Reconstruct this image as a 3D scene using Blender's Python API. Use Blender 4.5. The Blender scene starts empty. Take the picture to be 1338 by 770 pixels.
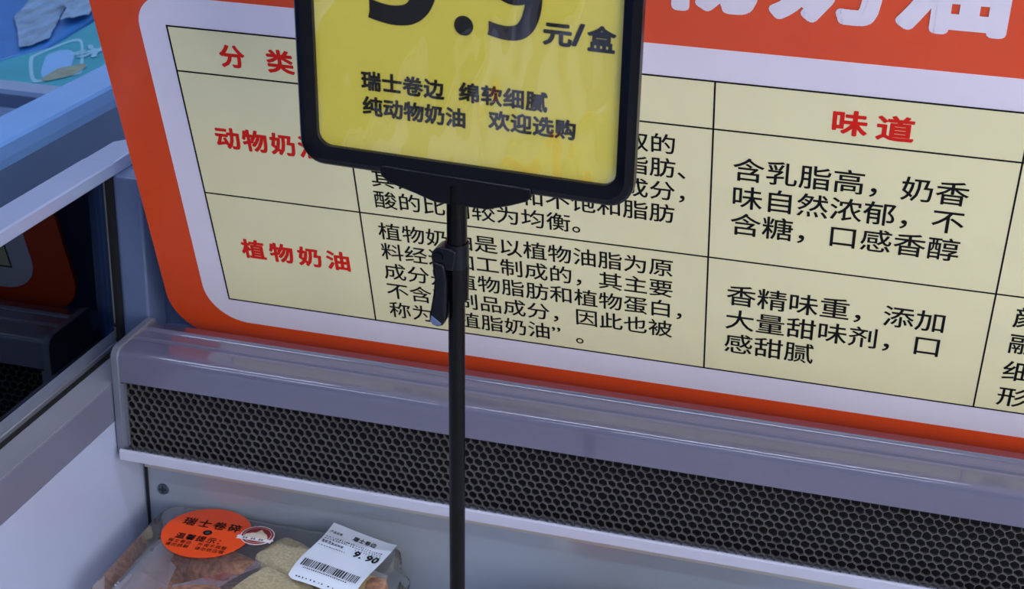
import bpy, bmesh, math, random
from mathutils import Matrix, Vector, noise
C = bpy.context.scene.collection
S = bpy.context.scene
random.seed(7)

def lin(h):
    h = h.lstrip('#')
    v = [int(h[i:i + 2], 16) / 255 for i in (0, 2, 4)]
    return tuple(((c + .055) / 1.055) ** 2.4 if c > .04045 else c / 12.92 for c in v) + (1,)

# ------------------------------------------------------------------ camera
cam = bpy.data.cameras.new('camera')
cam.sensor_width = 36
cam.lens = 2020 / 1338 * 36
cam.clip_start = .01
cam_o = bpy.data.objects.new('camera', cam)
C.objects.link(cam_o)
right = Vector((0.96380897, 0.26483749, 0.03055109))
down = Vector((0.13325607, -0.37932817, -0.91561616))
fwd = Vector((-0.2309006, 0.88655019, -0.4008911))
M3 = Matrix((right, -down, -fwd)).transposed()
cam_o.matrix_world = Matrix.Translation((0, 0, 1.5)) @ M3.to_4x4()
cam.dof.use_dof = True
cam.dof.focus_distance = 1.22
cam.dof.aperture_fstop = 20
S.camera = cam_o

# ------------------------------------------------------------------ world, exposure, lamps
w = bpy.data.worlds.new('world')
S.world = w
w.use_nodes = True
w.node_tree.nodes['Background'].inputs[0].default_value = (0.50, 0.64, 1.0, 1)
w.node_tree.nodes['Background'].inputs[1].default_value = 0.34
S.view_settings.view_transform = 'Standard'
S.view_settings.look = 'None'
S.view_settings.gamma = 1
S.view_settings.exposure = 0.38
S.view_settings.use_curve_mapping = False

LAMP_STRENGTH = 20.0
def area(name, loc, target, sx, sy, power, col):
    l = bpy.data.lights.new(name, 'AREA')
    l.shape = 'RECTANGLE'; l.size = sx; l.size_y = sy; l.energy = power; l.color = col
    o = bpy.data.objects.new(name, l); C.objects.link(o)
    o.location = loc
    o.rotation_euler = (Vector(target) - Vector(loc)).to_track_quat('-Z', 'Y').to_euler()
    return o
# added fill light, right behind the viewer, brightens the board's right side
area('added_right_fill', (3.2, -1.6, 2.0), (0.1, 1.2, 1.0), 3.2, 2.2, 100, (1.0, .91, .82))

# ------------------------------------------------------------------ materials
def mat(name, col, rough=.5, metal=0, coat=0, noise_amt=0, noise_scale=20, bump=0, bump_scale=30, spec=.5, emit=None, estr=0, sss=0, col2=None, coat_rough=.05, stretch=None):
    m = bpy.data.materials.new(name); m.use_nodes = True
    nt = m.node_tree; b = nt.nodes['Principled BSDF']
    c = lin(col)
    b.inputs['Base Color'].default_value = c
    b.inputs['Roughness'].default_value = rough
    b.inputs['Metallic'].default_value = metal
    b.inputs['Coat Weight'].default_value = coat
    b.inputs['Coat Roughness'].default_value = coat_rough
    b.inputs['Specular IOR Level'].default_value = spec
    if sss:
        b.inputs['Subsurface Weight'].default_value = sss
        b.inputs['Subsurface Radius'].default_value = (.01, .006, .003)
    if emit:
        b.inputs['Emission Color'].default_value = lin(emit); b.inputs['Emission Strength'].default_value = estr
    if noise_amt or bump:
        g = nt.nodes.new('ShaderNodeNewGeometry')
        vec = g.outputs['Position']
        if stretch:
            mp = nt.nodes.new('ShaderNodeMapping'); mp.inputs['Scale'].default_value = stretch
            nt.links.new(vec, mp.inputs[0]); vec = mp.outputs[0]
    if noise_amt:
        n = nt.nodes.new('ShaderNodeTexNoise'); n.inputs['Scale'].default_value = noise_scale; n.inputs['Detail'].default_value = 6
        nt.links.new(vec, n.inputs['Vector'])
        r = nt.nodes.new('ShaderNodeValToRGB')
        r.color_ramp.elements[0].position = .3; r.color_ramp.elements[1].position = .7
        d = lin(col2) if col2 else tuple(x * (1 - noise_amt) for x in c[:3]) + (1,)
        r.color_ramp.elements[0].color = d; r.color_ramp.elements[1].color = c
        nt.links.new(n.outputs['Fac'], r.inputs[0]); nt.links.new(r.outputs[0], b.inputs['Base Color'])
    if bump:
        n = nt.nodes.new('ShaderNodeTexNoise'); n.inputs['Scale'].default_value = bump_scale; n.inputs['Detail'].default_value = 3
        nt.links.new(vec, n.inputs['Vector'])
        bp = nt.nodes.new('ShaderNodeBump'); bp.inputs['Strength'].default_value = 1; bp.inputs['Distance'].default_value = bump
        nt.links.new(n.outputs['Fac'], bp.inputs['Height'])
        nt.links.new(bp.outputs[0], b.inputs['Normal']); nt.links.new(bp.outputs[0], b.inputs['Coat Normal'])
    return m

def clear(name, tint, fac, rough, bump=0, bump_scale=20, ior=1.45, milk=None, milk_fac=0, stretch=None, gloss=(1, 1, 1)):
    """thin clear sheet: light passes straight through, a share is mirrored"""
    m = bpy.data.materials.new(name); m.use_nodes = True
    nt = m.node_tree; nt.nodes.remove(nt.nodes['Principled BSDF'])
    out = nt.nodes['Material Output']
    tr = nt.nodes.new('ShaderNodeBsdfTransparent'); tr.inputs[0].default_value = tint + (1,)
    gl = nt.nodes.new('ShaderNodeBsdfGlossy'); gl.inputs['Roughness'].default_value = rough
    gl.inputs[0].default_value = gloss + (1,)
    fr = nt.nodes.new('ShaderNodeFresnel'); fr.inputs[0].default_value = ior
    ad = nt.nodes.new('ShaderNodeMath'); ad.operation = 'ADD'; ad.use_clamp = True; ad.inputs[1].default_value = fac
    nt.links.new(fr.outputs[0], ad.inputs[0])
    mx = nt.nodes.new('ShaderNodeMixShader')
    nt.links.new(ad.outputs[0], mx.inputs[0]); nt.links.new(gl.outputs[0], mx.inputs[2])
    base = tr
    if milk:
        df = nt.nodes.new('ShaderNodeBsdfDiffuse'); df.inputs[0].default_value = lin(milk)
        tl = nt.nodes.new('ShaderNodeBsdfTranslucent'); tl.inputs[0].default_value = lin(milk)
        m1 = nt.nodes.new('ShaderNodeMixShader'); m1.inputs[0].default_value = .4
        nt.links.new(df.outputs[0], m1.inputs[1]); nt.links.new(tl.outputs[0], m1.inputs[2])
        m2 = nt.nodes.new('ShaderNodeMixShader'); m2.inputs[0].default_value = milk_fac
        nt.links.new(tr.outputs[0], m2.inputs[1]); nt.links.new(m1.outputs[0], m2.inputs[2])
        base = m2
    nt.links.new(base.outputs[0], mx.inputs[1]); nt.links.new(mx.outputs[0], out.inputs[0])
    if bump:
        g = nt.nodes.new('ShaderNodeTexCoord'); vec = g.outputs['Object']
        if stretch:
            mp = nt.nodes.new('ShaderNodeMapping'); mp.inputs['Scale'].default_value = stretch
            mp.inputs['Rotation'].default_value = (0, 0, .5)
            nt.links.new(vec, mp.inputs[0]); vec = mp.outputs[0]
        n = nt.nodes.new('ShaderNodeTexNoise'); n.inputs['Scale'].default_value = bump_scale; n.inputs['Detail'].default_value = 2
        nt.links.new(vec, n.inputs['Vector'])
        bp = nt.nodes.new('ShaderNodeBump'); bp.inputs['Distance'].default_value = bump; bp.inputs['Strength'].default_value = 1
        nt.links.new(n.outputs['Fac'], bp.inputs['Height']); nt.links.new(bp.outputs[0], gl.inputs['Normal'])
    return m

POST = dict(rough=.45, coat=.38, coat_rough=.14, bump=.0042, bump_scale=8, spec=.35)
PINK = dict(rough=.5, spec=.15, coat=.06, coat_rough=.3)
M = dict(
    poster_orange=mat('poster_orange', '#e04c1d', **POST),
    poster_white=mat('poster_white', '#e4e0f0', **POST),
    poster_cream=mat('poster_cream', '#ece7b8', **POST),
    poster_black=mat('poster_black', '#0c0c0d', **PINK),
    poster_red=mat('poster_red', '#da2318', **PINK),
    hood=mat('hood_plastic', '#616178', rough=.22, coat=1, coat_rough=.04, noise_amt=.08, noise_scale=14, bump=.0006, bump_scale=9, stretch=(.5, 3, 3)),
    end_cap=mat('end_cap_plastic', '#646a7a', rough=.3, coat=.5),
    comb=mat('honeycomb_plastic', '#545254', rough=.55, noise_amt=.25, noise_scale=60),
    dark=mat('duct_shade', '#07090d', rough=.8),
    rail=mat('white_rail', '#b4b8cc', rough=.35, noise_amt=.06, noise_scale=25),
    strip=mat('beige_strip', '#a7a7a6', rough=.45),
    steel=mat('painted_steel', '#98a5b6', rough=.3, metal=.25, noise_amt=.10, noise_scale=6, bump=.0008, bump_scale=7),
    white=mat('white_liner', '#a9b6d6', rough=.35, noise_amt=.05, noise_scale=8, coat=.2),
    trim_side=mat('grey_trim', '#6b6f86', rough=.4, noise_amt=.06, noise_scale=10),
    trim_top=mat('grey_trim_lit', '#8b8e9b', rough=.42, noise_amt=.06, noise_scale=10),
    gasket=mat('black_gasket', '#08080b', rough=.6),
    alu=mat('aluminium', '#a5b3c8', rough=.3, metal=.75, noise_amt=.15, noise_scale=200, stretch=(1, .05, 1)),
    alu_dull=mat('dull_aluminium', '#7d8894', rough=.4, metal=.6),
    top_rail=mat('top_rail_paint', '#93a3c6', rough=.3, coat=.4),
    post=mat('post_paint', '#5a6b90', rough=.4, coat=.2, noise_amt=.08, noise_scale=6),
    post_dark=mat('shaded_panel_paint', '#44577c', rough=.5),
    black=mat('black_plastic', '#06070d', rough=.3, spec=.25, bump=.0001, bump_scale=120),
    black_pole=mat('black_tube', '#070606', rough=.25, spec=.2),
    black_blue=mat('black_clamp_plastic', '#050811', rough=.28, spec=.3, bump=.0003, bump_scale=220),
    paper_yellow=mat('yellow_paper', '#e2d550', rough=.6, noise_amt=.05, noise_scale=9),
    ink=mat('black_ink', '#0d0d10', rough=.5, spec=.2),
    screw=mat('screw_steel', '#6f7a85', rough=.3, metal=.9),
    screw_slot=mat('screw_recess', '#20262e', rough=.6),
    tray=mat('tray_floor', '#c3c9d4', rough=.4),
    sponge=mat('pale_sponge', '#f6e8ba', rough=.8, noise_amt=.22, noise_scale=330, bump=.0012, bump_scale=420, sss=.1, col2='#c9b988'),
    crumb=mat('cut_sponge', '#f8e4a0', rough=.85, noise_amt=.3, noise_scale=400, bump=.0014, bump_scale=380, col2='#e0cc90'),
    brown=mat('baked_brown', '#ecac7c', rough=.7, noise_amt=.4, noise_scale=170, bump=.0012, bump_scale=330, sss=.08, col2='#9c5c34'),
    cream=mat('whipped_cream', '#f3ead0', rough=.45, bump=.001, bump_scale=120),
    sticker=mat('orange_sticker', '#f7510f', rough=.4, coat=.3, emit=None),
    label=mat('label_paper', '#dbe6f4', rough=.5, coat=.15),
    seal_red=mat('seal_red', '#8c1a22', rough=.4),
    seal_white=mat('seal_white', '#eee8ea', rough=.4),
    seal_cream=mat('seal_cream', '#dcd2bf', rough=.4),
    blue_body=mat('neighbour_panel', '#5878a4', rough=.35, coat=.3, noise_amt=.25, noise_scale=3),  # bluish case light is worked into the freezer's base colours from here on
    blue_lit_rim=mat('neighbour_rim', '#76aef2', rough=.25, coat=.5, noise_amt=.1, noise_scale=9),
    blue_lit_liner=mat('neighbour_liner', '#4678b8', rough=.5),
    bar_dark=mat('bar_slate', '#47597c', rough=.5),
    bar_light=mat('bar_pale', '#7f9cc4', rough=.4),
    pack_blue=mat('pack_blue', '#2478cc', rough=.5, coat=.1, noise_amt=.2, noise_scale=8),
    pack_teal=mat('pack_teal', '#25a4c0', rough=.5, coat=.1, noise_amt=.18, noise_scale=12),
    pack_print=mat('pack_print', '#86c4e6', rough=.5),
    pack_blob=mat('pack_blob', '#78b4f0', rough=.5),
    pack_sand=mat('pack_sand', '#8fa394', rough=.6, noise_amt=.3, noise_scale=60),
    tag=mat('crumpled_tag', '#86b8ea', rough=.3, coat=.5, noise_amt=.5, noise_scale=26, bump=.006, bump_scale=30, stretch=(2.5, .7, 1)),
    floor=mat('floor_tile', '#8f8c88', rough=.35, noise_amt=.12, noise_scale=4),
    ceiling=mat('ceiling_panel', '#c9ccd4', rough=.9),
    housing=mat('lamp_housing', '#d8d8dc', rough=.5),
    lamp=mat('lamp_diffuser', '#ffffff', rough=.5, emit='#dce6ff', estr=LAMP_STRENGTH),
)
M['glass'] = clear('dark_glass', (.20, .27, .36), .03, .02, ior=1.42, gloss=(.62, .78, 1))
M['clear'] = clear('clear_box_plastic', (.985, .99, .995), .075, .06, bump=.0015, bump_scale=22, ior=1.22, milk='#e2e8f2', milk_fac=.08)
M['bag'] = clear('crinkled_bag_film', (.98, .98, .99), .10, .16, bump=.0012, bump_scale=120, ior=1.5, milk='#f8f8fb', milk_fac=.42)
M['film'] = clear('sign_cover_film', (1, 1, 1), .085, .03, bump=.0030, bump_scale=13, ior=1.45, milk='#fff4c8', milk_fac=.02, stretch=(1.6, .6, 1))

# ------------------------------------------------------------------ mesh helpers
def tri_bm(): return bmesh.new()

def obj(name, bm, m, parent=None, smooth=True, world=None, bevel=0):
    """one mesh object; world = parent's base location when the vertices are in world coordinates"""
    me = bpy.data.meshes.new(name)
    if isinstance(bm, tuple):
        me.from_pydata(bm[0], [], bm[1]); me.update()
    else:
        bmesh.ops.recalc_face_normals(bm, faces=bm.faces)
        bm.to_mesh(me); bm.free()
    me.materials.append(m)
    if smooth:
        for p in me.polygons: p.use_smooth = True
        me.set_sharp_from_angle(angle=math.radians(32))
    o = bpy.data.objects.new(name, me); C.objects.link(o)
    if parent is not None:
        o.parent = parent
        if world is not None: o.location = -Vector(world)
    if bevel:
        b = o.modifiers.new('bevel', 'BEVEL'); b.width = bevel; b.segments = 3; b.limit_method = 'ANGLE'; b.angle_limit = math.radians(40)
    return o

def tag(o, label=None, cat=None, group=None, kind=None):
    if label: o['label'] = label
    if cat: o['category'] = cat
    if group: o['group'] = group
    if kind: o['kind'] = kind
    return o

def empty(name, loc, rot=None, label=None, cat=None, group=None):
    o = bpy.data.objects.new(name, None); C.objects.link(o)
    o.empty_display_size = .05
    if rot is not None: o.matrix_world = Matrix.Translation(loc) @ rot.to_4x4()
    else: o.location = loc
    return tag(o, label, cat, group)

def box(x0, x1, y0, y1, z0, z1, bm=None):
    bm = bm or bmesh.new()
    v = [bm.verts.new(p) for p in ((x0, y0, z0), (x1, y0, z0), (x1, y1, z0), (x0, y1, z0), (x0, y0, z1), (x1, y0, z1), (x1, y1, z1), (x0, y1, z1))]
    for f in ((0, 3, 2, 1), (4, 5, 6, 7), (0, 1, 5, 4), (1, 2, 6, 5), (2, 3, 7, 6), (3, 0, 4, 7)):
        bm.faces.new([v[i] for i in f])
    return bm

def extrude(pts, a, b, axis='x', bm=None):
    """closed 2D outline swept along an axis. x: pts=(y,z); y: pts=(x,z); z: pts=(x,y)"""
    bm = bm or bmesh.new()
    f = {'x': lambda p, t: (t, p[0], p[1]), 'y': lambda p, t: (p[0], t, p[1]), 'z': lambda p, t: (p[0], p[1], t)}[axis]
    A = [bm.verts.new(f(p, a)) for p in pts]; B = [bm.verts.new(f(p, b)) for p in pts]
    n = len(pts)
    for i in range(n): bm.faces.new((A[i], A[(i + 1) % n], B[(i + 1) % n], B[i]))
    bm.faces.new(A[::-1]); bm.faces.new(B)
    return bm

def rrect(x0, x1, y0, y1, r, n=8, radii=None):
    rs = radii or (r, r, r, r)   # BL, BR, TR, TL
    out = []
    for (cx, cy, a0, rr) in ((x0 + rs[0], y0 + rs[0], 180, rs[0]), (x1 - rs[1], y0 + rs[1], 270, rs[1]), (x1 - rs[2], y1 - rs[2], 0, rs[2]), (x0 + rs[3], y1 - rs[3], 90, rs[3])):
        for i in range(n + 1):
            a = math.radians(a0 + 90 * i / n)
            out.append((cx + rr * math.cos(a), cy + rr * math.sin(a)))
    return out

def tube(p, q, r, n=20, r2=None, bm=None):
    bm = bm or bmesh.new()
    p, q = Vector(p), Vector(q); d = (q - p).normalized()
    u = d.orthogonal().normalized(); v = d.cross(u); r2 = r if r2 is None else r2
    A = [bm.verts.new(p + (u * math.cos(t) + v * math.sin(t)) * r) for t in (2 * math.pi * i / n for i in range(n))]
    B = [bm.verts.new(q + (u * math.cos(t) + v * math.sin(t)) * r2) for t in (2 * math.pi * i / n for i in range(n))]
    for i in range(n): bm.faces.new((A[i], A[(i + 1) % n], B[(i + 1) % n], B[i]))
    bm.faces.new(A[::-1]); bm.faces.new(B)
    return bm

def loft(loops, cap0=True, cap1=True, bm=None):
    bm = bm or bmesh.new()
    L = [[bm.verts.new(p) for p in l] for l in loops]
    n = len(loops[0])
    for a, b in zip(L, L[1:]):
        for i in range(n): bm.faces.new((a[i], a[(i + 1) % n], b[(i + 1) % n], b[i]))
    if cap0: bm.faces.new(L[0][::-1])
    if cap1: bm.faces.new(L[-1])
    return bm

# ------------------------------------------------------------------ lettering (Blender's built-in font, turned into meshes)
_g = {}
def glyph(ch, res=3):
    if ch in _g: return _g[ch]
    c = bpy.data.curves.new('t', 'FONT'); c.body = ch; c.size = 1; c.resolution_u = res
    o = bpy.data.objects.new('t', c); C.objects.link(o)
    dg = bpy.context.evaluated_depsgraph_get()
    me = bpy.data.meshes.new_from_object(o.evaluated_get(dg))
    bpy.data.objects.remove(o)
    V = [(v.co.x, v.co.y) for v in me.vertices]
    F = [tuple(p.vertices) for p in me.polygons]
    cnt = {}
    for f in F:
        for i in range(len(f)):
            e = (f[i], f[(i + 1) % len(f)]); k = (min(e), max(e)); cnt[k] = cnt.get(k, 0) + 1
    E = [k for k, n in cnt.items() if n == 1]
    _g[ch] = (V, F, E)
    bpy.data.meshes.remove(me)
    return _g[ch]

def letters(items, warp=None, lift=0.0, layers=5):
    """items: (char, x, y, em_w, em_h, bold) with x,y the cell's lower left corner at the baseline; returns (verts, faces)"""
    VV, FF = [], []
    for ch, x, y, ew, eh, bold in items:
        V, F, E = glyph(ch)
        b0 = len(VV)
        P = [(x + vx * ew, y + vy * eh) for vx, vy in V]
        VV += [(p[0], p[1], lift) for p in P]
        FF += [tuple(i + b0 for i in f) for f in F]
        q = 0
        if bold:
            for a, b in E:
                ax, ay = P[a]; bx, by = P[b]; dx, dy = bx - ax, by - ay; L = math.hypot(dx, dy)
                if L < 1e-7: continue
                nx, ny = -dy / L * bold, dx / L * bold
                k = len(VV); q += 1; z = lift - 1.2e-5 - 1.6e-5 * (q % layers)
                VV += [(ax + nx, ay + ny, z), (bx + nx, by + ny, z), (bx - nx, by - ny, z), (ax - nx, ay - ny, z)]
                FF.append((k + 3, k + 2, k + 1, k))
            for a in {i for e in E for i in e}:
                k = len(VV); n = 10; q += 1; z = lift - 2e-5 - 1.6e-5 * layers - 1.6e-5 * (q % (layers + 2))
                VV += [(P[a][0] + bold * math.cos(2 * math.pi * i / n), P[a][1] + bold * math.sin(2 * math.pi * i / n), z) for i in range(n)]
                FF.append(tuple(range(k, k + n)))
    if warp: VV = [warp(*v) for v in VV]
    return VV, FF

def row(s, x, y, pitch, ew, eh=None, bold=0, dy=0):
    eh = eh or ew
    return [(c, x + i * pitch, y + i * dy, ew, eh, bold) for i, c in enumerate(s) if c != ' ']

# ================================================================== THE SETTING
tag(obj('floor', box(-6, 6, -4, 7, -.05, 0), M['floor'], smooth=False), kind='structure')
tag(obj('ceiling', box(-6, 6, -4, 7, 3.2, 3.25), M['ceiling'], smooth=False), kind='structure')

# ceiling lamps (above the frame; they light the case and glint along its edges)
lamp0 = None
k = 0
for yy in (-1.3, .5, 3.6):
    for xx in (-1.9, -.35, 1.2, 2.75):
        lab = '%s white linear ceiling lamp from the left in the %s row' % (('first', 'second', 'third', 'fourth')[k % 4], ('nearest', 'middle', 'farthest')[k // 4])
        if lamp0 is None:
            lamp0 = empty('ceiling_lamp', (xx, yy, 3.12), None, lab, 'lamp', 'linear ceiling lamps')
            obj('housing', box(-.6, .6, -.06, .06, .02, .08), M['housing'], lamp0, smooth=False)
            obj('diffuser', box(-.59, .59, -.045, .045, 0, .02), M['lamp'], lamp0, smooth=False)
        else:
            r = lamp0.copy(); C.objects.link(r); r.location = (xx, yy, 3.12); r['label'] = lab
            for ch in list(lamp0.children):
                c = ch.copy(); C.objects.link(c); c.parent = r
        k += 1

# ================================================================== REFRIGERATED DISPLAY CASE
BASE = (.25, .36, 0)
case = empty('display_case', BASE, None, 'open refrigerated display case with grey hood, black honeycomb air outlet and white inner walls', 'display case')
def cp(name, bm, m, smooth=True, bevel=0, label=None, parent=None):
    if parent is None: o = obj(name, bm, m, case, smooth, BASE, bevel)
    else: o = obj(name, bm, m, parent, smooth, (0, 0, 0), bevel)
    if label: o['label'] = label
    return o
XR = 1.2            # how far the case runs to the right
YF = -.62           # front of the case
# --- plinth, tray floor, front and right walls (mostly out of frame)
cp('plinth', box(-.74, XR, YF, 1.33, .06, .56), M['trim_side'], smooth=False)
cp('tray_floor', box(-.70, XR - .04, YF + .04, 1.226, .56, .60), M['tray'], smooth=False)
cp('front_wall', box(-.70, XR, YF, YF + .04, .56, .78), M['white'], smooth=False)
cp('end_wall', box(XR - .04, XR, YF + .04, 1.226, .56, .78), M['white'], smooth=False, label='white inner wall at the right end')
# --- left end wall
cp('end_wall', box(-.74, -.70, YF + .04, 1.2425, .56, .7757), M['white'], smooth=False, label='white inner wall at the left end')
cp('trim_rail', extrude([(-.7287, .7757), (-.7005, .7757), (-.6995, .7767), (-.6995, .8150), (-.7010, .8163), (-.7287, .8163)], YF, 1.2610, 'y'), M['trim_side'], label='grey trim rail above the white end wall')
cp('trim_lit_top', box(-.7287, -.7003, YF, 1.2610, .8163, .8170), M['trim_top'], smooth=False)  # top face of the same trim, its stronger light painted as paler grey
cp('gasket', box(-.7335, -.7288, YF, 1.252, .79, .8185), M['gasket'], smooth=False)
cp('gasket', box(-.7355, -.7290, 1.2525, 1.2615, .79, .996), M['gasket'], smooth=False)
cp('glass_channel', extrude([(-.7415, .812), (-.7335, .812), (-.7335, .8225), (-.7345, .8235), (-.7345, .8265), (-.7335, .8275), (-.7335, .8385), (-.7360, .8398), (-.7415, .8398)], YF, 1.252, 'y'), M['alu'], label='silver channel holding the dark side glass')
cp('glass_channel', box(-.7415, -.7335, 1.2440, 1.2525, .8435, .9965), M['alu_dull'], smooth=False, bevel=.001, label='silver upright channel at the back edge of the side glass')
cp('glass_pane', box(-.7332, -.7306, YF, 1.2440, .8400, .998), M['glass'], smooth=False, label='dark reflective side glass')
cp('top_rail', extrude([(-.7590, .9964), (-.7285, .9964), (-.7275, .9975), (-.7275, 1.0085), (-.7290, 1.0101), (-.7590, 1.0101)], YF, 1.262, 'y'), M['top_rail'], label='pale blue grey rail along the top of the side glass')
cp('top_rail', extrude([(-.7590, 1.262), (-.7275, 1.262), (-.7275, 1.36), (-.735, 1.36), (-.7505, 1.330), (-.7590, 1.318)], .9964, 1.0101, 'z'), M['top_rail'], bevel=.0012, label='chamfered end of the top rail')
# --- back: post, shaded panel, ledge the board stands on, dark inner box
cp('corner_post', box(-.7300, -.7015, 1.2620, 1.2980, .56, .9964), M['post'], smooth=False, bevel=.0025, label='blue grey corner post')
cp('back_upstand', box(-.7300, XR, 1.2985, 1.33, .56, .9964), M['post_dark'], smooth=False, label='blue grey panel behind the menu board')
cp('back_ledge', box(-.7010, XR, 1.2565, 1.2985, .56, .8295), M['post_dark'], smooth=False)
cp('duct_shade_block', box(-.69, XR, 1.1915, 1.2540, .7435, .8190), M['dark'], smooth=False)  # solid near-black block stands in for the shade behind the grille
# --- back inner wall, strip and rail
cp('back_wall', box(-.7000, XR, 1.226, 1.2562, .56, .7400), M['steel'], smooth=False, label='blue grey steel wall under the air outlet')
cp('cover_strip', box(-.6945, XR, 1.2195, 1.2258, .7040, .7384), M['strip'], smooth=False)
cp('corner_seam', box(-.6975, -.6950, 1.2235, 1.2262, .60, .7380), M['gasket'], smooth=False)
cp('rail', extrude([(1.1690, .7400), (1.1720, .7385), (1.2240, .7385), (1.2240, .7425), (1.1745, .7425), (1.1735, .7432), (1.1730, .7500), (1.1718, .7508), (1.1702, .7508), (1.1690, .7495)], -.6920, XR), M['rail'], label='white rail under the honeycomb air outlet')
# --- hood
hood_prof = [(1.1790, .8195), (1.1782, .8203), (1.1782, .8420)]
for i in range(7):
    a = math.radians(180 - 90 * i / 6)
    hood_prof.append((1.1872 + .0090 * math.cos(a), .8440 + .0085 * math.sin(a)))
hood_prof += [(1.2000, .8535), (1.2062, .8530), (1.2072, .8508), (1.2090, .8506), (1.2098, .8516), (1.2106, .8534), (1.2118, .8540), (1.2132, .8536), (1.2146, .8516), (1.2310, .8512),
              (1.2322, .8520), (1.2332, .8534), (1.2348, .8538), (1.2366, .8528), (1.2530, .8500), (1.2548, .8485), (1.2548, .8195)]
hood = cp('hood', extrude(hood_prof, -.6905, XR), M['hood'], label='glossy grey hood over the air outlet')
cap_prof = [(1.1765, .7420), (1.1765, .8430)]
for i in range(7):
    a = math.radians(180 - 90 * i / 6)
    cap_prof.append((1.1877 + .0112 * math.cos(a), .8445 + .0105 * math.sin(a)))
cap_prof += [(1.2480, .8555), (1.2545, .8545), (1.2562, .8520), (1.2562, .7420)]
cp('end_cap', extrude(cap_prof, -.6985, -.6905), M['end_cap'], bevel=.0012, label='grey moulded end cap of the hood')
cp('end_cap_lip', extrude([(1.1770, .7500), (1.1770, .8190), (1.1840, .8190), (1.1840, .7500)], -.6907, -.6875), M['end_cap'])
# --- honeycomb grille
def honeycomb(x0, x1, z0, z1, y, pitch=.0083, depth=.003):
    rowh = pitch * math.sqrt(3) / 2 * .985
    V, F, cache = [], [], {}
    R = pitch / math.sqrt(3)
    def jit(px, pz):
        n = noise.noise_vector(Vector((px * 210, pz * 210, 3.3)))
        n2 = noise.noise_vector(Vector((px * 60, pz * 60, 8.1)))
        a = .0011 + .0012 * max(0, 1 - (px - x0) / .02)
        return px + n.x * a + n2.x * .0008, pz + n.y * a * .9 + n2.y * .0006
    def vid(px, pz):
        k = (round(px * 20000), round(pz * 20000))
        for kk in ((k[0] + a, k[1] + b) for a in (0, -1, 1) for b in (0, -1, 1)):
            if kk in cache: return cache[kk]
        q = jit(px, pz); V.append((q[0], y, q[1])); cache[k] = len(V) - 1
        return cache[k]
    rows = int((z1 - z0) / rowh) + 2; cols = int((x1 - x0) / pitch) + 2
    for j in range(rows):
        for i in range(cols):
            cx = x0 + i * pitch + (pitch / 2 if j % 2 else 0); cz = z0 + j * rowh
            idx = [vid(cx + R * math.sin(math.radians(60 * t)), cz + R * math.cos(math.radians(60 * t)) * .985) for t in range(6)]
            P = [V[q] for q in idx]
            mx = sum(p[0] for p in P) / 6; mz = sum(p[2] for p in P) / 6
            ring = []
            for t in range(6):
                p, q = P[t], P[(t + 1) % 6]
                for (ex, ez, kf) in ((p[0], p[2], .885), ((p[0] + q[0]) / 2, (p[2] + q[2]) / 2, .94)):
                    ring.append((mx + (ex - mx) * kf, mz + (ez - mz) * kf))
            b = len(V)
            V += [(r[0], y, r[1]) for r in ring]
            V += [(mx + (r[0] - mx) * .97, y + depth, mz + (r[1] - mz) * .97) for r in ring]
            for t in range(6):
                a0, a1 = idx[t], idx[(t + 1) % 6]
                r0, r1, r2 = b + 2 * t, b + 2 * t + 1, b + (2 * t + 2) % 12
                F.append((a0, a1, r1, r0)); F.append((a1, r2, r1))
            for t in range(12):
                F.append((b + t, b + (t + 1) % 12, b + 12 + (t + 1) % 12, b + 12 + t))
    return V, F
cp('honeycomb_grille', honeycomb(-.6875, .70, .7440, .8235, 1.1835), M['comb'], smooth=False, label='dark honeycomb air outlet grille')
# --- screws and rivet marks
def screw(x, y, z, r, name='screw'):
    s = cp(name, tube((x, y + .001, z), (x, y - .0018, z), r, 20, r * .8), M['screw'])
    bm = box(x - r * .55, x + r * .55, y - .0021, y - .0016, z - r * .12, z + r * .12)
    box(x - r * .12, x + r * .12, y - .0022, y - .0016, z - r * .55, z + r * .55, bm)
    cp('screw_slot', bm, M['screw_slot'], smooth=False, parent=s)
screw(-.6790, 1.2262, .6770, .0070)
screw(-.6140, 1.2196, .7150, .0055)
screw(-.2030, 1.2196, .7125, .0055)
screw(.2100, 1.2196, .7125, .0055)

# ================================================================== MENU BOARD
P0 = Vector((0, 1.272, .845))
Rb = Matrix(((1, 0, 0), (0, -.3090, .9510), (0, -.9510, -.3090))).transposed()
# columns: x = along the board, y = up the board, z = out of the board towards the viewer
board = empty('comparison_board', P0, Rb, 'large orange bordered board comparing animal and plant cream in a cream coloured table', 'sign board')
def bp(name, bm, m, label=None, smooth=False):
    o = obj(name, bm, m, board, smooth)
    if label: o['label'] = label
    return o
bp('board', extrude(rrect(-.6800, .405, -.0125, .530, .05, 10), -.0045, 0, 'z'), M['poster_orange'], 'orange printed backing with rounded corners')
bp('white_panel', extrude(rrect(-.6375, .362, .0135, .3775, .035, 10, (.042, .042, .032, .032)), 0.00002, .0003, 'z'), M['poster_white'], 'pale white panel with rounded corners')
bp('table_panel', extrude([(-.6115, .0425), (.336, .0425), (.336, .3487), (-.6115, .3487)], .0003, .0005, 'z'), M['poster_cream'], 'cream coloured table area')
LX = [-.6115, -.4605, -.1465, .0890, .336]; LZ = [.0425, .1723, .3041, .3487]; lw = .00075
bm = bmesh.new()
for x in LX: box(x - lw, x + lw, LZ[0] - lw, LZ[-1] + lw, .0005, .00065, bm)
for i, z in enumerate(LZ): box(LX[0], LX[-1], z - lw, z + lw, .0005, .00067, bm)
bp('table_line', bm, M['poster_black'], 'thin black table ruling')

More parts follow.
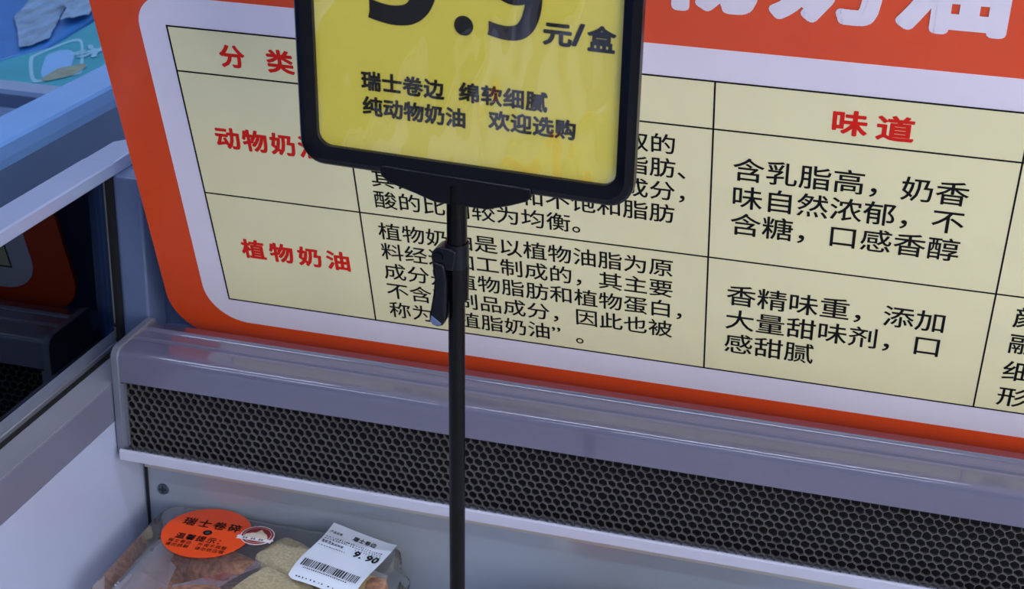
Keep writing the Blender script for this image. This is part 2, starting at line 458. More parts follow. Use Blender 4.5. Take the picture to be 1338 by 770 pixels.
bp('title_lettering', letters(row('动物奶油', -.2845, .4185, .0882, .0830, .0730, .0040), lift=.0009, layers=19), M['poster_white'], 'bold white title characters')
red = []
def headc(ch, cx, cy, ew, eh, b=.00078): red.append((ch, cx - .5 * ew, cy - .38 * eh, ew, eh, b))
headc('分', -.5562, .3247, .0235, .0235); headc('类', -.5128, .3243, .0250, .0240)
for i, c in enumerate('动物奶油'): headc(c, -.5765 + i * .0263, .2378, .0245, .0240)
for i, c in enumerate('植物奶油'): headc(c, -.5740 + i * .0283, .1108, .0245, .0235)
headc('味', -.0420, .3235, .0285, .0240); headc('道', -.0072, .3226, .0295, .0240)
bp('heading_lettering', letters(red, lift=.0008), M['poster_red'], 'red row and column headings')
blk = []
p = .0225; e = .0225; h = .0208; bt = .00018
B1 = [.1445, .1211, .0975, .0738, .0502]
for s, z in zip(['植物奶油是以植物油脂为原', '料经过加工制成的，其主要', '成分是植物脂肪和植物蛋白，', '不含乳制品成分，因此也被', '称为“植脂奶油”。'], B1):
    blk += row(s, -.4455, z + .08 * h, p, e, h, bt)
for s, z, x in zip(['取的', '脂肪、', '成分，', '其饱和脂肪酸和不饱和脂肪', '酸的比例较为均衡。'], [.2749, .2513, .2277, .2041, .1805], [-.4455 + 10 * p, -.4455 + 10 * p, -.4455 + 10 * p, -.4455, -.4455]):
    blk += row(s, x, z + .08 * h, p, e, h, bt)
p3 = .0265; e3 = .0265; h3 = .0248
for s, z in zip(['含乳脂高，奶香', '味自然浓郁，不', '含糖，口感香醇'], [.2565, .2285, .2005]): blk += row(s, -.1300, z + .08 * h3, p3, e3, h3, .0002)
for s, z in zip(['香精味重，添加', '大量甜味剂，口', '感甜腻'], [.1222, .0941, .0660]): blk += row(s, -.1300, z + .08 * h3, p3, e3, h3, .0002)
for s, z in zip('颜融细形', [.1395, .1105, .0795, .0495]): blk += row(s, .1060, z + .08 * .024, .025, .025, .024, .0002)
bp('body_lettering', letters(blk, lift=.0008), M['poster_black'], 'black descriptive characters in the table cells')

# ================================================================== PRICE SIGN ON POLE
PS = Vector((-.2754558, .91188345, 1.15585))
sx = Vector((0.998191216, -0.0601172206, 0.000464813643)); sy = -Vector((.00100107, .05871569, -.99826673)).normalized()
sx = (sx - sy * sx.dot(sy)).normalized(); sz = sx.cross(sy)
Rs = Matrix((sx, sy, sz)).transposed()
foot = .5575     # distance from the sign's lower edge down to the tray floor
sign = empty('price_sign', PS - sy * foot, Rs, 'black framed yellow price sign on a black telescopic pole', 'price sign')
def sp(name, bm, m, label=None, smooth=True, bevel=0, parent=None):
    if not isinstance(bm, tuple):
        bmesh.ops.translate(bm, verts=bm.verts, vec=(0, foot, 0))
    else: bm = ([(v[0], v[1] + foot, v[2]) for v in bm[0]], bm[1])
    o = obj(name, bm, m, parent or sign, smooth, None, bevel)
    if label: o['label'] = label
    return o
ox0, ox1, oy0, oy1 = -.1140, .1160, .0045, .3130
ix0, ix1, iy0, iy1 = -.1012, .1046, .0178, .2990
def loop3(x0, x1, y0, y1, r, z): return [(a, b, z) for a, b in rrect(x0, x1, y0, y1, r, 8)]
fr = loft([loop3(ox0, ox1, oy0, oy1, .0165, -.0085), loop3(ox0, ox1, oy0, oy1, .0165, -.0020), loop3(ox0 + .0018, ox1 - .0018, oy0 + .0018, oy1 - .0018, .0150, .0004),
           loop3(ox0 + .0052, ox1 - .0052, oy0 + .0052, oy1 - .0052, .0135, .0016), loop3(ix0 - .0042, ix1 + .0042, iy0 - .0042, iy1 + .0042, .0125, .0004),
           loop3(ix0, ix1, iy0, iy1, .0095, -.0012), loop3(ix0, ix1, iy0, iy1, .0095, -.0060), loop3(ix0 - .003, ix1 + .003, iy0 - .003, iy1 + .003, .011, -.0085)], False, False)
sp('frame', fr, M['black'], 'rounded black plastic frame')
sp('back_plate', extrude(rrect(ix0 - .004, ix1 + .004, iy0 - .004, iy1 + .004, .01), -.0095, -.0075, 'z'), M['black'], smooth=False)
sp('paper', extrude(rrect(ix0 - .001, ix1 + .001, iy0 - .001, iy1 + .001, .0095), -.0072, -.0050, 'z'), M['paper_yellow'], 'yellow printed price card', smooth=False)
pb = []
pb += row('瑞士卷边', -.0698, .0610, .01455, .0143, .0135, .00050)
pb += row('绵软细腻', -.0021, .0615, .01500, .0145, .0135, .00050)
pb += row('纯动物奶油', -.0694, .0437, .01455, .0145, .0135, .00050)
pb += row('欢迎选购', .0183, .0455, .01470, .0145, .0135, .00050)
pb += [('元', .0530, .1060, .0192, .0155, .0007), ('/', .0722, .1062, .0260, .0190, .0007), ('盒', .0815, .1050, .0182, .0172, .0006)]
V_, F_ = letters(pb, lift=-.0046)
def numeral_nine(x0, y0, h):
    def cr(pts, n=10):
        out = []
        P = [pts[0]] + pts + [pts[-1]]
        for i in range(1, len(P) - 2):
            for t in range(n):
                u = t / n
                out.append(tuple(.5 * (2 * P[i][k] + (P[i + 1][k] - P[i - 1][k]) * u + (2 * P[i - 1][k] - 5 * P[i][k] + 4 * P[i + 1][k] - P[i + 2][k]) * u * u + (3 * P[i][k] - P[i - 1][k] - 3 * P[i + 1][k] + P[i + 2][k]) * u ** 3) for k in range(3)))
        return out + [pts[-1]]
    def ribbon(path, closed, zo, first=None):
        n = len(path); k0 = len(V_)
        for i, (x, y, wd) in enumerate(path):
            a = path[(i + 1) % n] if closed else path[min(i + 1, n - 1)]; b = path[(i - 1) % n] if closed else path[max(i - 1, 0)]
            dx, dy = a[0] - b[0], a[1] - b[1]; L = math.hypot(dx, dy); nx, ny = -dy / L, dx / L
            if i == 0 and not closed: nx, ny = 0, 1
            for sg in (1, -1): V_.append((x0 + (x + sg * nx * wd / 2) * h, y0 + (y + sg * ny * wd / 2) * h, -.0046 - zo))
        for i in range(n if closed else n - 1):
            a, b = k0 + 2 * i, k0 + 2 * ((i + 1) % n); F_.append((a, a + 1, b + 1, b))
    ribbon(cr([(.05, .112, .150), (.15, .088, .150), (.27, .078, .156), (.39, .105, .166), (.475, .190, .180), (.528, .340, .186), (.545, .500, .184), (.545, .660, .178)]), False, 0)
    ribbon([(.335 + .235 * math.cos(t * math.pi / 24), .695 + .235 * math.sin(t * math.pi / 24), .150) for t in range(48)], True, .00003)
numeral_nine(.0150, .1042, .0590)
numeral_nine(-.0664, .1055, .0820)
k = len(V_); V_ += [(.0014 + .0064 * math.cos(t * math.pi / 14), .1103 + .0064 * math.sin(t * math.pi / 14), -.0046) for t in range(28)]; F_.append(tuple(range(k, k + 28)))
sp('lettering', (V_, F_), M['ink'], 'bold black price 9.9 and Chinese characters', smooth=False)
# clear cover film, gently cockled
bm = bmesh.new(); nx, ny = 50, 64
G = [[bm.verts.new((ix0 + (ix1 - ix0) * i / nx, iy0 + (iy1 - iy0) * j / ny,
     -.0028 + .0010 * noise.noise(Vector((i * .11, j * .10, 1.7))) * math.sin(math.pi * i / nx) ** .5 * math.sin(math.pi * j / ny) ** .5)) for j in range(ny + 1)] for i in range(nx + 1)]
for i in range(nx):
    for j in range(ny): bm.faces.new((G[i][j], G[i + 1][j], G[i + 1][j + 1], G[i][j + 1]))
sp('cover_film', bm, M['film'], 'clear glossy cover film')
# bracket under the frame
br = extrude([(-.0545, .0112), (-.0545, .0040), (-.0480, -.0005), (-.0300, -.0052), (-.0160, -.0095), (.0200, -.0092), (.0360, -.0040), (.0470, .0005), (.0500, .0035), (.0500, .0098)], -.0100, .0030, 'z')
sp('bracket', br, M['black'], 'black T shaped bracket gripping the frame', bevel=.0012)
PX = -.0030; PZ = -.0035
sp('upper_tube', tube((PX, .004, PZ), (PX, -.0400, PZ), .00690, 24), M['black_pole'], 'thicker black upper tube')
sp('lower_tube', tube((PX - .0002, -.0380, PZ), (PX - .0004, -foot + .004, PZ), .00580, 24), M['black_pole'], 'thinner black lower tube')
cl = sp('clamp', tube((PX, -.0385, PZ), (PX, -.0560, PZ), .00820, 24), M['black_blue'], 'black clamp collar with folding lever')
sp('collar_sleeve', tube((PX + .0008, -.0555, PZ), (PX + .0008, -.0805, PZ), .00760, 24, .0072), M['black_pole'], parent=None)
bm = extrude([(.000, -.0420), (-.0040, -.0405), (-.0105, -.0398), (-.0150, -.0415), (-.0176, -.0445), (-.0180, -.0490), (-.0165, -.0530), (-.0120, -.0570), (-.002, -.0560)], -.0085, .0062, 'z')
lug = obj('clamp_lug', bm, M['black_blue'], cl, True, None, .0014)
bmesh_shift = foot
lug.location = (0, foot, 0)
outl = [(-.0168, -.0500), (-.0080, -.0520), (-.0062, -.0640), (-.0066, -.0800), (-.0072, -.0930), (-.0095, -.0975), (-.0130, -.0990), (-.0165, -.0982), (-.0188, -.0955), (-.0190, -.0920), (-.0178, -.0850), (-.0160, -.0740), (-.0150, -.0640)]
lev = obj('clamp_lever', extrude(outl, .0010, .0085, 'z'), M['black_blue'], cl, True, None, .0018); lev.location = (0, foot, 0)
pad = obj('lever_pad', extrude([(-.0172, -.0905), (-.0098, -.0955), (-.0110, -.0972), (-.0150, -.0975), (-.0178, -.0950)], .0083, .0092, 'z'), M['post'], cl, True, None, .0003); pad.location = (0, foot, 0)
hinge = obj('hinge_pin', tube((-.0128, -.0470, -.009), (-.0128, -.0470, .0075), .0034, 16), M['black'], cl); hinge.location = (0, foot, 0)
sp('base', tube((PX, -foot + .0045, PZ), (PX, -foot - .0002, PZ), .030, 32, .0325), M['black'], 'flat round black base')

# ================================================================== CAKE BOXES
def rr3(x0, x1, y0, y1, r, z, n=6): return [(a, b, z) for a, b in rrect(x0, x1, y0, y1, r, n)]
W, Dp, H = .272, .182, .0675     # outer size of one box
def make_box(loc, label, group, sticker=True):
    t = empty('cake_box', loc, None, label, 'cake box', group)
    hw, hd = W / 2, Dp / 2
    base = loft([rr3(-hw, hw, -hd, hd, .022, .030), rr3(-hw, hw, -hd, hd, .022, .0285), rr3(-hw + .006, hw - .006, -hd + .006, hd - .006, .020, .0275), rr3(-hw + .012, hw - .012, -hd + .012, hd - .012, .018, .003),
                 rr3(-hw + .016, hw - .016, -hd + .016, hd - .016, .016, .001)], False, True)
    obj('tray', base, M['clear'], t)
    lid = loft([rr3(-hw - .001, hw + .001, -hd - .001, hd + .001, .022, .0310), rr3(-hw + .005, hw - .005, -hd + .005, hd - .005, .020, .0320), rr3(-hw + .007, hw - .007, -hd + .007, hd - .007, .020, .040),
                rr3(-hw + .0065, hw - .0065, -hd + .0055, hd - .0055, .021, .058), rr3(-hw + .0080, hw - .0080, -hd + .0065, hd - .0065, .020, .0640), rr3(-hw + .0115, hw - .0115, -hd + .0100, hd - .0100, .018, .0672),
                rr3(-hw + .0160, hw - .0160, -hd + .0145, hd - .0145, .016, .0675), rr3(-hw + .0190, hw - .0190, -hd + .0175, hd - .0175, .014, .0662)], False, True)
    obj('lid', lid, M['clear'], t)
    bm = bmesh.new()
    for i in range(26):
        a = -hd + .03 + i * .0048
        tube((-hw + .0045, a, .036), (-hw + .0080, a, .036), .0016, 6, .0010, bm)
    obj('lid_ribs', bm, M['clear'], t)
    return t

def add_sticker(t):
    cx, cy, r, z0 = -.0650, .0440, .0440, .0680
    s = obj('round_sticker', tube((cx, cy, z0 - .0003), (cx, cy, z0), r, 64), M['sticker'], t, False); s['label'] = 'round orange sticker with black characters'
    rot = .03
    def wp(x, y, z): return (cx + x * math.cos(rot) - y * math.sin(rot), cy + x * math.sin(rot) + y * math.cos(rot), z0 + .0002)
    it = row('瑞士卷碎', -.0305, .0090, .0158, .0135, .0145, .0003)
    it += row('温馨提示：', -.0270, -.0160, .0108, .0100, .0105, .00022)
    it += row('瑞士卷边 外观不规整', -.0305, -.0235, .0061, .0056, .0062, .00006)
    it += row('请勿挑剔 请勿挤压哦', -.0305, -.0305, .0061, .0056, .0062, .00006)
    obj('sticker_lettering', letters(it, wp), M['ink'], s, False)
    # little round emblem
    bm = bmesh.new()
    for k in range(1):
        vs = [bm.verts.new(wp(.0010 + .0045 * math.cos(a), .0000 + .0045 * math.sin(a), 0)) for a in (2 * math.pi * i / 24 for i in range(24))]
        bm.faces.new(vs)
    obj('emblem', bm, M['ink'], s, False)
    bm = bmesh.new(); vs = []
    for i in range(16):
        a = 2 * math.pi * i / 16; rr = .0030 if i % 2 else .0017
        q = wp(.0010 + rr * math.cos(a), rr * math.sin(a), 0); vs.append(bm.verts.new((q[0], q[1], q[2] + .0001)))
    bm.faces.new(vs); obj('emblem_star', bm, M['screw'], s, False)
    # oval red and white seal
    ex, ey, z1 = -.0155, .0540, .0686
    def el(a, b, z, oy=0, n=40, y0=None): return [(ex + a * math.cos(q), ey + oy + b * math.sin(q), z) for q in (2 * math.pi * i / n for i in range(n))]
    seal = obj('seal_sticker', loft([el(.0168, .0165, z1 - .0003), el(.0168, .0165, z1)], True, True), M['seal_white'], t, False); seal['label'] = 'small oval red and white seal with a cream peak'
    for nm, a, b, m, dz in (('seal_ring', .0158, .0155, 'seal_red', .0001), ('seal_line', .0138, .0135, 'seal_white', .0002), ('seal_field', .0133, .0130, 'seal_red', .0003)):
        bm = bmesh.new(); bm.faces.new([bm.verts.new(p) for p in el(a, b, z1 + dz)]); obj(nm, bm, M[m], seal, False)
    hill = [(-.0125, -.0060), (-.0115, -.0010), (-.0080, .0012), (-.0060, .0028), (-.0030, .0035), (-.0005, .0085), (.0012, .0098), (.0030, .0070), (.0062, .0045), (.0085, .0030), (.0110, -.0010), (.0125, -.0060)]
    bm = bmesh.new(); bm.faces.new([bm.verts.new((ex + a, ey + b, z1 + .0005)) for a, b in hill]); obj('cream_peak', bm, M['seal_cream'], seal, False)
    bn = [(-.0190, -.0072), (-.0165, -.0040), (-.0155, -.0060), (.0155, -.0050), (.0165, -.0025), (.0195, -.0060), (.0175, -.0080), (.0180, -.0110), (.0150, -.0100), (-.0150, -.0115), (-.0180, -.0120), (-.0170, -.0095)]
    bm = bmesh.new(); bm.faces.new([bm.verts.new((ex + a, ey + b, z1 + .0007)) for a, b in bn]); obj('banner', bm, M['seal_white'], seal, False)
    bm = bmesh.new()
    for i in range(9):
        a = -.0115 + i * .0027
        vs = [(a, -.0098 + i * .0001), (a + .0017, -.0098 + i * .0001), (a + .0017, -.0068 + i * .0001), (a, -.0068 + i * .0001)]
        if i % 3 != 2: bm.faces.new([bm.verts.new((ex + p[0], ey + p[1], z1 + .0009)) for p in vs])
    obj('banner_marks', bm, M['screw'], seal, False)

def add_label(t, org, ux, uy, L=.0895, Wd=.0735, curl=1.0):
    """price label: local u across (0..Wd), v down (0..L), curling at the near left edge"""
    org, ux, uy = Vector(org), Vector(ux).normalized(), Vector(uy).normalized()
    def wp(u, v, z):
        a = u / Wd; b = v / L
        dz = -.0080 * max(0, b - .62) ** 2 / .1444 * curl + .0045 * max(0, .35 - b) ** 2 / .12 * curl * (1 - a * .5)
        dz += .0022 * math.sin(a * math.pi) * curl * (b - .3) + .0012 * max(0, a - .85) / .15 * curl
        q = org + ux * u + uy * (v - .004 * max(0, b - .8) / .2)
        return (q.x, q.y, q.z + dz + z)
    bm = bmesh.new(); nu, nv = 14, 20
    out = []
    G = []
    for i in range(nu + 1):
        c_ = []
        for j in range(nv + 1):
            u, v = Wd * i / nu, L * j / nv
            r = .006
            if j == nv and i in (0, nu): v -= .0035
            c_.append(bm.verts.new(wp(u, v, 0)))
        G.append(c_)
    for i in range(nu):
        for j in range(nv): bm.faces.new((G[i][j], G[i + 1][j], G[i + 1][j + 1], G[i][j + 1]))
    lab = obj('price_label', bm, M['label'], t); lab['label'] = 'white printed price label reading 9.90 with a barcode'
    def up(x, y, z): return wp(x, L - y, .0005)
    it = row('瑞士卷边', .0295, L - .0125, .0066, .0062, .0065, .00016)
    it += row('9.90', .0420, L - .0345, .0070, .0130, .0130, .0005)
    it += row('产品名称', .0030, L - .0125, .0036, .0034, .0036, .00005) + row('配料见盒底标签', .0030, L - .0285, .0036, .0034, .0036, .00005)
    obj('label_lettering', letters(it, up), M['ink'], lab, False)
    rnd = random.Random(5); VV, FF = [], []
    def quad(x0, x1, y0, y1):
        k = len(VV)
        for a, b in ((x0, y0), (x1, y0), (x1, y1), (x0, y1)): VV.append(up(a, b, 0))
        FF.append((k, k + 1, k + 2, k + 3))
    for (yy, xa, xb, hh) in ((.0175, .003, .067, .0017), (.0205, .003, .068, .0017), (.0235, .040, .068, .0017), (.0240, .003, .016, .0018), (.0325, .003, .034, .0016)):
        x = xa
        while x < xb:
            wd = rnd.uniform(.0008, .0016); quad(x, x + wd, L - yy - hh, L - yy - hh * rnd.uniform(0, .5)); x += wd + rnd.uniform(.0009, .0024)
    x = .005
    while x < .0685:
        wd = rnd.choice((.0006, .0006, .0010, .0016)); quad(x, min(x + wd, .069), L - .0700, L - .0600); x += wd + rnd.choice((.0007, .0010, .0014))
    x = .010
    while x < .060:
        wd = rnd.uniform(.0008, .0016); quad(x, x + wd, L - .0732, L - .0716); x += wd + .0012
    x = .008
    while x < .064:
        wd = rnd.uniform(.0008, .002); quad(x, x + wd, L - .0860, L - .0844); x += wd + rnd.uniform(.001, .006)
    tag(obj('barcode', (VV, FF), M['ink'], lab, False), kind='stuff')

BX = Vector((-.5430, 1.1330, .6005))
box1 = make_box(BX, 'clear box of Swiss roll pieces with orange sticker and 9.90 label in the corner', 'clear cake boxes')
add_sticker(box1)
add_label(box1, Vector((-.4885, 1.2130, .6775)) - BX, (.0719, -.0175, .0), (-.0154, -.0895, 0))

# ---- pieces of cake
def cake_lump(name, loc, size, rz, m, label, seed, r=.006, cat='cake', group=None, tilt=0, top=None):
    """irregular cut piece of sponge: rounded block with wavy faces"""
    rnd = random.Random(seed)
    bm = bmesh.new(); bmesh.ops.create_cube(bm, size=1)
    bmesh.ops.subdivide_edges(bm, edges=bm.edges, cuts=9, use_grid_fill=True)
    sx_, sy_, sz_ = size
    for v in bm.verts:
        c = Vector((v.co.x * sx_, v.co.y * sy_, v.co.z * sz_))
        h_ = Vector((sx_ / 2 - r, sy_ / 2 - r, sz_ / 2 - r))
        q = Vector((max(-h_.x, min(h_.x, c.x)), max(-h_.y, min(h_.y, c.y)), max(-h_.z, min(h_.z, c.z))))
        d = c - q
        if d.length > 1e-6: c = q + d.normalized() * min(r, d.length * 1.2)
        n = noise.noise_vector(c * 55 + Vector((seed * 3.1, 0, 0))) * .0016 + noise.noise_vector(c * 260) * .0007
        v.co = c + n + Vector((0, 0, .0))
    lo = min((Matrix.Rotation(tilt, 3, 'X') @ v.co).z for v in bm.verts)
    bmesh.ops.rotate(bm, verts=bm.verts, cent=(0, 0, 0), matrix=Matrix.Rotation(tilt, 3, 'X'))
    bmesh.ops.translate(bm, verts=bm.verts, vec=(0, 0, -lo))
    t = empty(name, loc, Matrix.Rotation(rz, 3, 'Z'), label, cat, group)
    obj('sponge', bm, m, t)
    return t

def roll_piece(loc, length, r, rz, label, seed, group, skin='brown'):
    """a cut piece of Swiss roll: browned outside, pale spiral with cream on the ends"""
    t = empty('swiss_roll_piece', loc, Matrix.Rotation(rz, 3, 'Z'), label, 'cake', group)
    n, mseg = 36, 16
    loops = []
    for j in range(mseg + 1):
        x = -length / 2 + length * j / mseg
        e_ = min(j, mseg - j) / 2.0; k_ = min(1, .90 + .05 * e_)
        lp = []
        for i in range(n):
            a = 2 * math.pi * i / n
            rr = r * k_ * (1 + .06 * noise.noise(Vector((x * 40 + seed, math.cos(a) * 1.5, math.sin(a) * 1.5))) + .02 * noise.noise(Vector((x * 200, math.cos(a) * 6, math.sin(a) * 6 + seed))))
            lp.append((x, rr * 1.12 * math.cos(a), r * .97 + rr * .95 * math.sin(a)))
        loops.append(lp)
    obj('crust', loft(loops, True, True), M[skin], t)
    for sgn in (-1, 1):
        bm = bmesh.new(); prev = None
        for i in range(90):
            a = i / 89 * 2 * math.pi * 2.3
            rr = r * (.10 + .74 * i / 89)
            wd = r * .06
            p_ = [(sgn * (length / 2 + .0012), (rr - wd) * 1.08 * math.cos(a), r * .97 + (rr - wd) * .92 * math.sin(a)),
                  (sgn * (length / 2 + .0012), (rr + wd) * 1.08 * math.cos(a), r * .97 + (rr + wd) * .92 * math.sin(a))]
            cur = [bm.verts.new(q) for q in p_]
            if prev: bm.faces.new((prev[0], prev[1], cur[1], cur[0]))
            prev = cur
        obj('cream_spiral', bm, M['cream'], t)
    return t

zf = .6025
G1 = 'cake pieces in the corner box'
roll_piece((-.5880, 1.0980, zf), .062, .0280, math.radians(8), 'browned Swiss roll piece under the orange sticker', 3, G1)
roll_piece((-.5880, 1.1730, zf), .058, .0240, math.radians(-12), 'browned Swiss roll piece against the back left corner', 9, G1)
roll_piece((-.6440, 1.1360, zf + .001), .125, .0190, math.radians(86), 'long browned roll lying along the left side of the box', 15, G1)
cake_lump('sponge_piece', (-.5200, 1.1780, zf), (.060, .046, .057), math.radians(-24), M['sponge'], 'pale yellow sponge block right of the orange sticker', 21, group=G1)
cake_lump('sponge_piece', (-.5150, 1.1150, zf), (.064, .062, .059), math.radians(-18), M['sponge'], 'pale yellow sponge block below the label corner', 22, group=G1)
cake_lump('sponge_piece', (-.4560, 1.1420, zf), (.045, .090, .050), math.radians(-14), M['crumb'], 'pale sponge slab hidden under the price label', 23, group=G1)
cake_lump('sponge_piece', (-.4240, 1.1300, zf), (.022, .100, .050), math.radians(8), M['brown'], 'brown edged sponge slice right of the price label', 24, group=G1)
cake_lump('cream_dollop', (-.6500, 1.2050, zf + .020), (.022, .014, .020), .3, M['crumb'], 'small yellow cream crumb behind the brown rolls', 31, r=.008, group=G1)

# ---- crumpled clear bag over the rolls
def bag(name, outline, zc, label, seed, amp=.004):
    """crumpled film: outline polygon (x, y, z) fanned into a fine folded sheet"""
    bm = bmesh.new()
    bm.faces.new([bm.verts.new((p[0], p[1], 0)) for p in outline])
    xs = [p[0] for p in outline]; ys = [p[1] for p in outline]; st = .0021
    for ax, lo, hi in ((0, min(xs), max(xs)), (1, min(ys), max(ys))):
        c = lo + st
        while c < hi:
            co = [0, 0, 0]; no = [0, 0, 0]; co[ax] = c; no[ax] = 1; no[1 - ax] = .25 if ax else -.2
            bmesh.ops.bisect_plane(bm, geom=bm.verts[:] + bm.edges[:] + bm.faces[:], plane_co=co, plane_no=no, dist=1e-7)
            c += st
    for v in bm.verts:
        q = v.co.copy()
        ws = [(1 / (1e-5 + (q.x - p[0]) ** 2 + (q.y - p[1]) ** 2), p[2]) for p in outline]
        v.co.z = sum(a * b for a, b in ws) / sum(a for a, b in ws)
        d = noise.voronoi(Vector((q.x * 70 + seed, q.y * 55, seed)))[0]
        d2 = noise.voronoi(Vector((q.x * 190, q.y * 170 + seed, 1)))[0]
        v.co.z -= .0065
        v.co.z += amp * (2.0 * (d[1] - d[0]) - .4) + amp * .35 * (d2[1] - d2[0]) + amp * .8 * noise.noise(Vector((q.x * 30, q.y * 30, seed)))
        v.co.z = min(v.co.z, .6662)
    o = obj(name, bm, M['bag'], None, False)
    return tag(o, label, 'bag', None)
b1 = bag('plastic_bag', [(-.6700, 1.0950, .648), (-.6600, 1.1300, .651), (-.6610, 1.1700, .652), (-.6590, 1.2030, .648), (-.6450, 1.2060, .652), (-.6350, 1.1850, .657), (-.6350, 1.1500, .657), (-.6180, 1.1300, .661), (-.6120, 1.1000, .662), (-.6020, 1.0600, .656), (-.6560, 1.0600, .640)], .65, 'crinkled clear bag left of the orange sticker in the corner box', 4, .0035)
b3 = bag('plastic_bag', [(-.6080, 1.1020, .6615), (-.5740, 1.1400, .659), (-.5580, 1.1450, .658), (-.5500, 1.1720, .662), (-.5430, 1.1600, .661), (-.5420, 1.1100, .660), (-.5500, 1.0650, .655), (-.5950, 1.0600, .656)], .65, 'crinkled clear bag between the orange sticker and the pale sponge', 6, .0030)
b2 = bag('plastic_bag', [(-.4400, 1.1950, .656), (-.4250, 1.1900, .654), (-.4190, 1.1500, .650), (-.4180, 1.0900, .640), (-.4500, 1.0800, .645), (-.4600, 1.1300, .654)], .65, 'crinkled clear bag edge right of the white price label', 11, .003)

# second box, right of the pole, only its rear edge in frame
def copy_tree(o, parent=None):
    c = o.copy(); C.objects.link(c)
    if parent is not None: c.parent = parent
    for ch in list(o.children): copy_tree(ch, c)
    return c
plain = make_box((-.1670, 1.0990, .5990 + .0015), 'clear clamshell box right of the pole at the lower edge of the picture', 'clear cake boxes')
add_sticker(plain)
cake_lump('sponge_piece', (-.210, 1.100, zf), (.09, .06, .05), .2, M['sponge'], 'pale sponge block in the box right of the pole', 41, group='cake pieces in the box right of the pole')
cake_lump('sponge_piece', (-.120, 1.100, zf), (.06, .09, .048), -.3, M['brown'], 'brown sponge slab in the box right of the pole', 42, group='cake pieces in the box right of the pole')
for (bx, by, wh) in ((-.545, -.10, 'middle left'), (-.545, -.38, 'front left'), (-.245, -.12, 'middle right'), (-.245, -.40, 'front right')):
    c = copy_tree(box1); c.location = (bx, by, .6005)
    c['label'] = 'clear cake box at the %s of the near half of the case' % wh; c['group'] = 'near cake boxes mirrored in the sign'
    s_ = cake_lump('sponge_piece', (bx, by, zf), (.20, .12, .05), 0, M['sponge'], 'pale sponge slab in the %s near cake box' % wh, 50, group='sponge slabs in the near boxes')

# ================================================================== NEIGHBOURING FREEZER (upper left), blue light put into its colours
NB = (-1.6, 1.8, 0)
nb = empty('chest_freezer', NB, None, 'blurred blue tinted chest freezer with pale rim beyond the glass end', 'freezer')
def npart(name, bm, m, label=None, bevel=0):
    o = obj(name, bm, M[m], nb, False, NB, bevel)
    if label: o['label'] = label
    return o
npart('side_panel', box(-.945, -.900, -.62, 3.4, .04, .970), 'blue_body', 'dark blue outer side panel')
npart('rim', extrude([(-.9000, .958), (-.8985, .968), (-.8985, .9825), (-.9010, .9860), (-.9470, .9880), (-.9490, .9840), (-.9490, .958)], -.62, 3.4, 'y'), 'blue_lit_rim', 'bright rim with blue light in its colour')
npart('liner', box(-2.6, -.9455, -.62, 3.4, .62, .66), 'blue_lit_liner')
npart('far_wall', box(-2.64, -2.6, -.62, 3.4, .04, .985), 'blue_lit_liner')
npart('rear_wall', box(-2.6, -.9455, 3.36, 3.4, .66, .97), 'blue_lit_liner')
npart('cross_bar', box(-2.6, -.9495, 1.615, 1.650, .9445, .9505), 'bar_light', 'pale top edge of the divider')
npart('divider', box(-2.6, -.9495, 1.612, 1.652, .9285, .9444), 'bar_dark', 'dark slate divider face')
npart('divider_lip', box(-2.6, -.9495, 1.606, 1.640, .918, .928), 'bar_light')
npart('divider_base', box(-2.6, -.9495, 1.614, 1.636, .660, .9175), 'bar_dark')

def flat_pack(name, pts, z0, z1, m, label, cat):
    t = empty(name, (sum(p[0] for p in pts) / len(pts), sum(p[1] for p in pts) / len(pts), z0), None, label, cat)
    cx, cy = t.location.x, t.location.y
    loc = [(p[0] - cx, p[1] - cy) for p in pts]
    o = obj('wrapper', extrude(loc, 0, z1 - z0, 'z'), M[m], t, True, None, .008)
    return t, cx, cy
tb, _, _ = flat_pack('frozen_pack', [(-1.90, 2.00), (-1.352, 2.030), (-1.325, 2.110), (-1.36, 2.318), (-1.46, 2.75), (-1.95, 2.75)], .6605, .855, 'pack_blue', 'deep blue frozen food pack at the top left corner', 'food pack')
tt, cx, cy = flat_pack('frozen_pack', [(-1.345, 2.015), (-1.316, 2.110), (-1.345, 2.330), (-1.30, 2.42), (-.99, 2.42), (-.99, 1.80), (-1.27, 1.800), (-1.30, 1.90)], .6605, .860, 'pack_teal', 'teal frozen food pack with pale rounded square print', 'food pack')
def flat(pts, z, name, m, parent, ccx, ccy, base):
    bm = bmesh.new(); bm.faces.new([bm.verts.new((p[0] - ccx, p[1] - ccy, z - base)) for p in pts])
    return obj(name, bm, M[m], parent, False)
ring_o = [(-1.309, 2.040), (-1.312, 2.060), (-1.306, 2.155), (-1.300, 2.172), (-1.285, 2.165), (-1.195, 2.005), (-1.190, 1.985), (-1.200, 1.970), (-1.222, 1.925), (-1.236, 1.925)]
def chaikin(P, n=2):
    for _ in range(n):
        Q = []
        for i in range(len(P)):
            a, b = P[i], P[(i + 1) % len(P)]
            Q += [(a[0] * .75 + b[0] * .25, a[1] * .75 + b[1] * .25), (a[0] * .25 + b[0] * .75, a[1] * .25 + b[1] * .75)]
        P = Q
    return P
ring_o = chaikin(ring_o)
ccx_ = sum(p[0] for p in ring_o) / len(ring_o); ccy_ = sum(p[1] for p in ring_o) / len(ring_o)
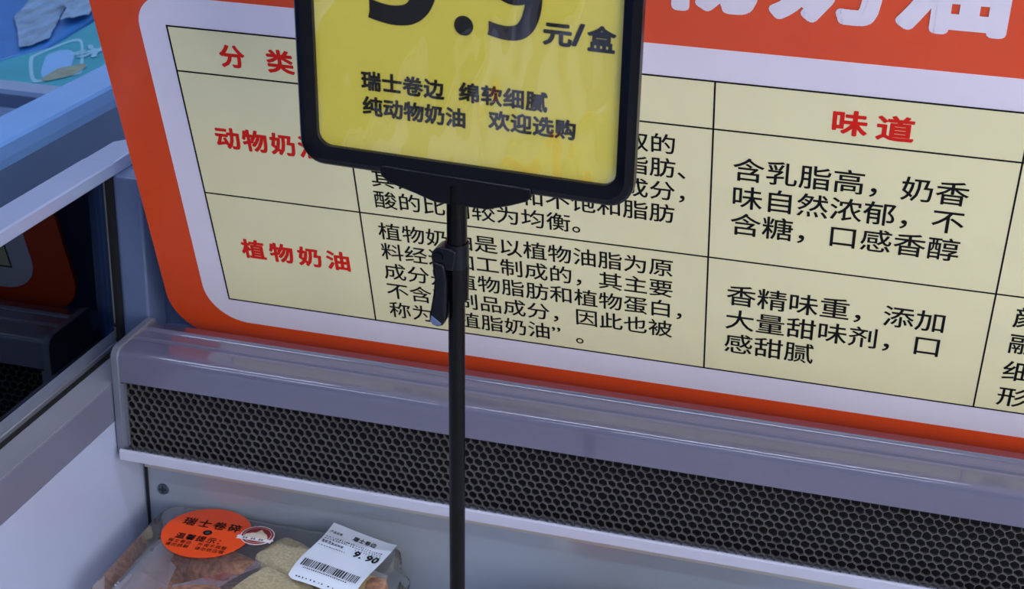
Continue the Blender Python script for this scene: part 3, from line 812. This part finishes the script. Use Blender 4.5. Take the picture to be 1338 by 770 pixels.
ring_i = [(ccx_ + (p[0] - ccx_) * .86, ccy_ + (p[1] - ccy_) * .88) for p in ring_o]
bm = bmesh.new()
A = [bm.verts.new((p[0] - cx, p[1] - cy, .2002)) for p in ring_o]; B = [bm.verts.new((p[0] - cx, p[1] - cy, .2002)) for p in ring_i]
for i in range(len(A)): bm.faces.new((A[i], A[(i + 1) % len(A)], B[(i + 1) % len(A)], B[i]))
obj('print_outline', bm, M['pack_print'], tt, False)
flat(chaikin([(-1.286, 2.050), (-1.292, 2.072), (-1.286, 2.102), (-1.268, 2.100), (-1.255, 2.085), (-1.228, 2.030), (-1.208, 1.985), (-1.222, 1.955), (-1.236, 1.950)]), .8610, 'print_blob', 'pack_blob', tt, cx, cy, .6605)
flat([(-1.235, 2.000), (-1.215, 2.040), (-1.200, 2.025), (-1.196, 1.975), (-1.214, 1.935), (-1.228, 1.938)], .8615, 'print_sand', 'pack_sand', tt, cx, cy, .6605)
bm = bmesh.new()
obj('print_character', letters([('冰', -1.262 - cx, 2.075 - cy, .045, .085, .002)], lift=.201), M['pack_print'], tt, False)

def crumple(name, pts, z, label, seed):
    bm = bmesh.new(); f = bm.faces.new([bm.verts.new((p[0], p[1], z)) for p in pts]); bmesh.ops.triangulate(bm, faces=[f])
    for k in range(4): bmesh.ops.subdivide_edges(bm, edges=bm.edges, cuts=1, use_grid_fill=True)
    for v in bm.verts: v.co.z += .006 * abs(noise.noise(Vector((v.co.x * 30 + seed, v.co.y * 18, 0)))) + .0012 * noise.noise(v.co * 70)
    return tag(obj(name, bm, M['tag']), label, 'wrapper')
crumple('crumpled_wrapper', [(-1.352, 2.085), (-1.340, 2.150), (-1.405, 2.300), (-1.455, 2.420), (-1.520, 2.400), (-1.470, 2.260), (-1.420, 2.190)], .8585, 'crumpled pale wrapper on the deep blue frozen pack', 1)
crumple('crumpled_wrapper', [(-1.371, 2.240), (-1.352, 2.300), (-1.372, 2.370), (-1.410, 2.440), (-1.455, 2.430), (-1.440, 2.350), (-1.405, 2.320)], .8665, 'smaller pale wrapper scrap near the board edge', 5)
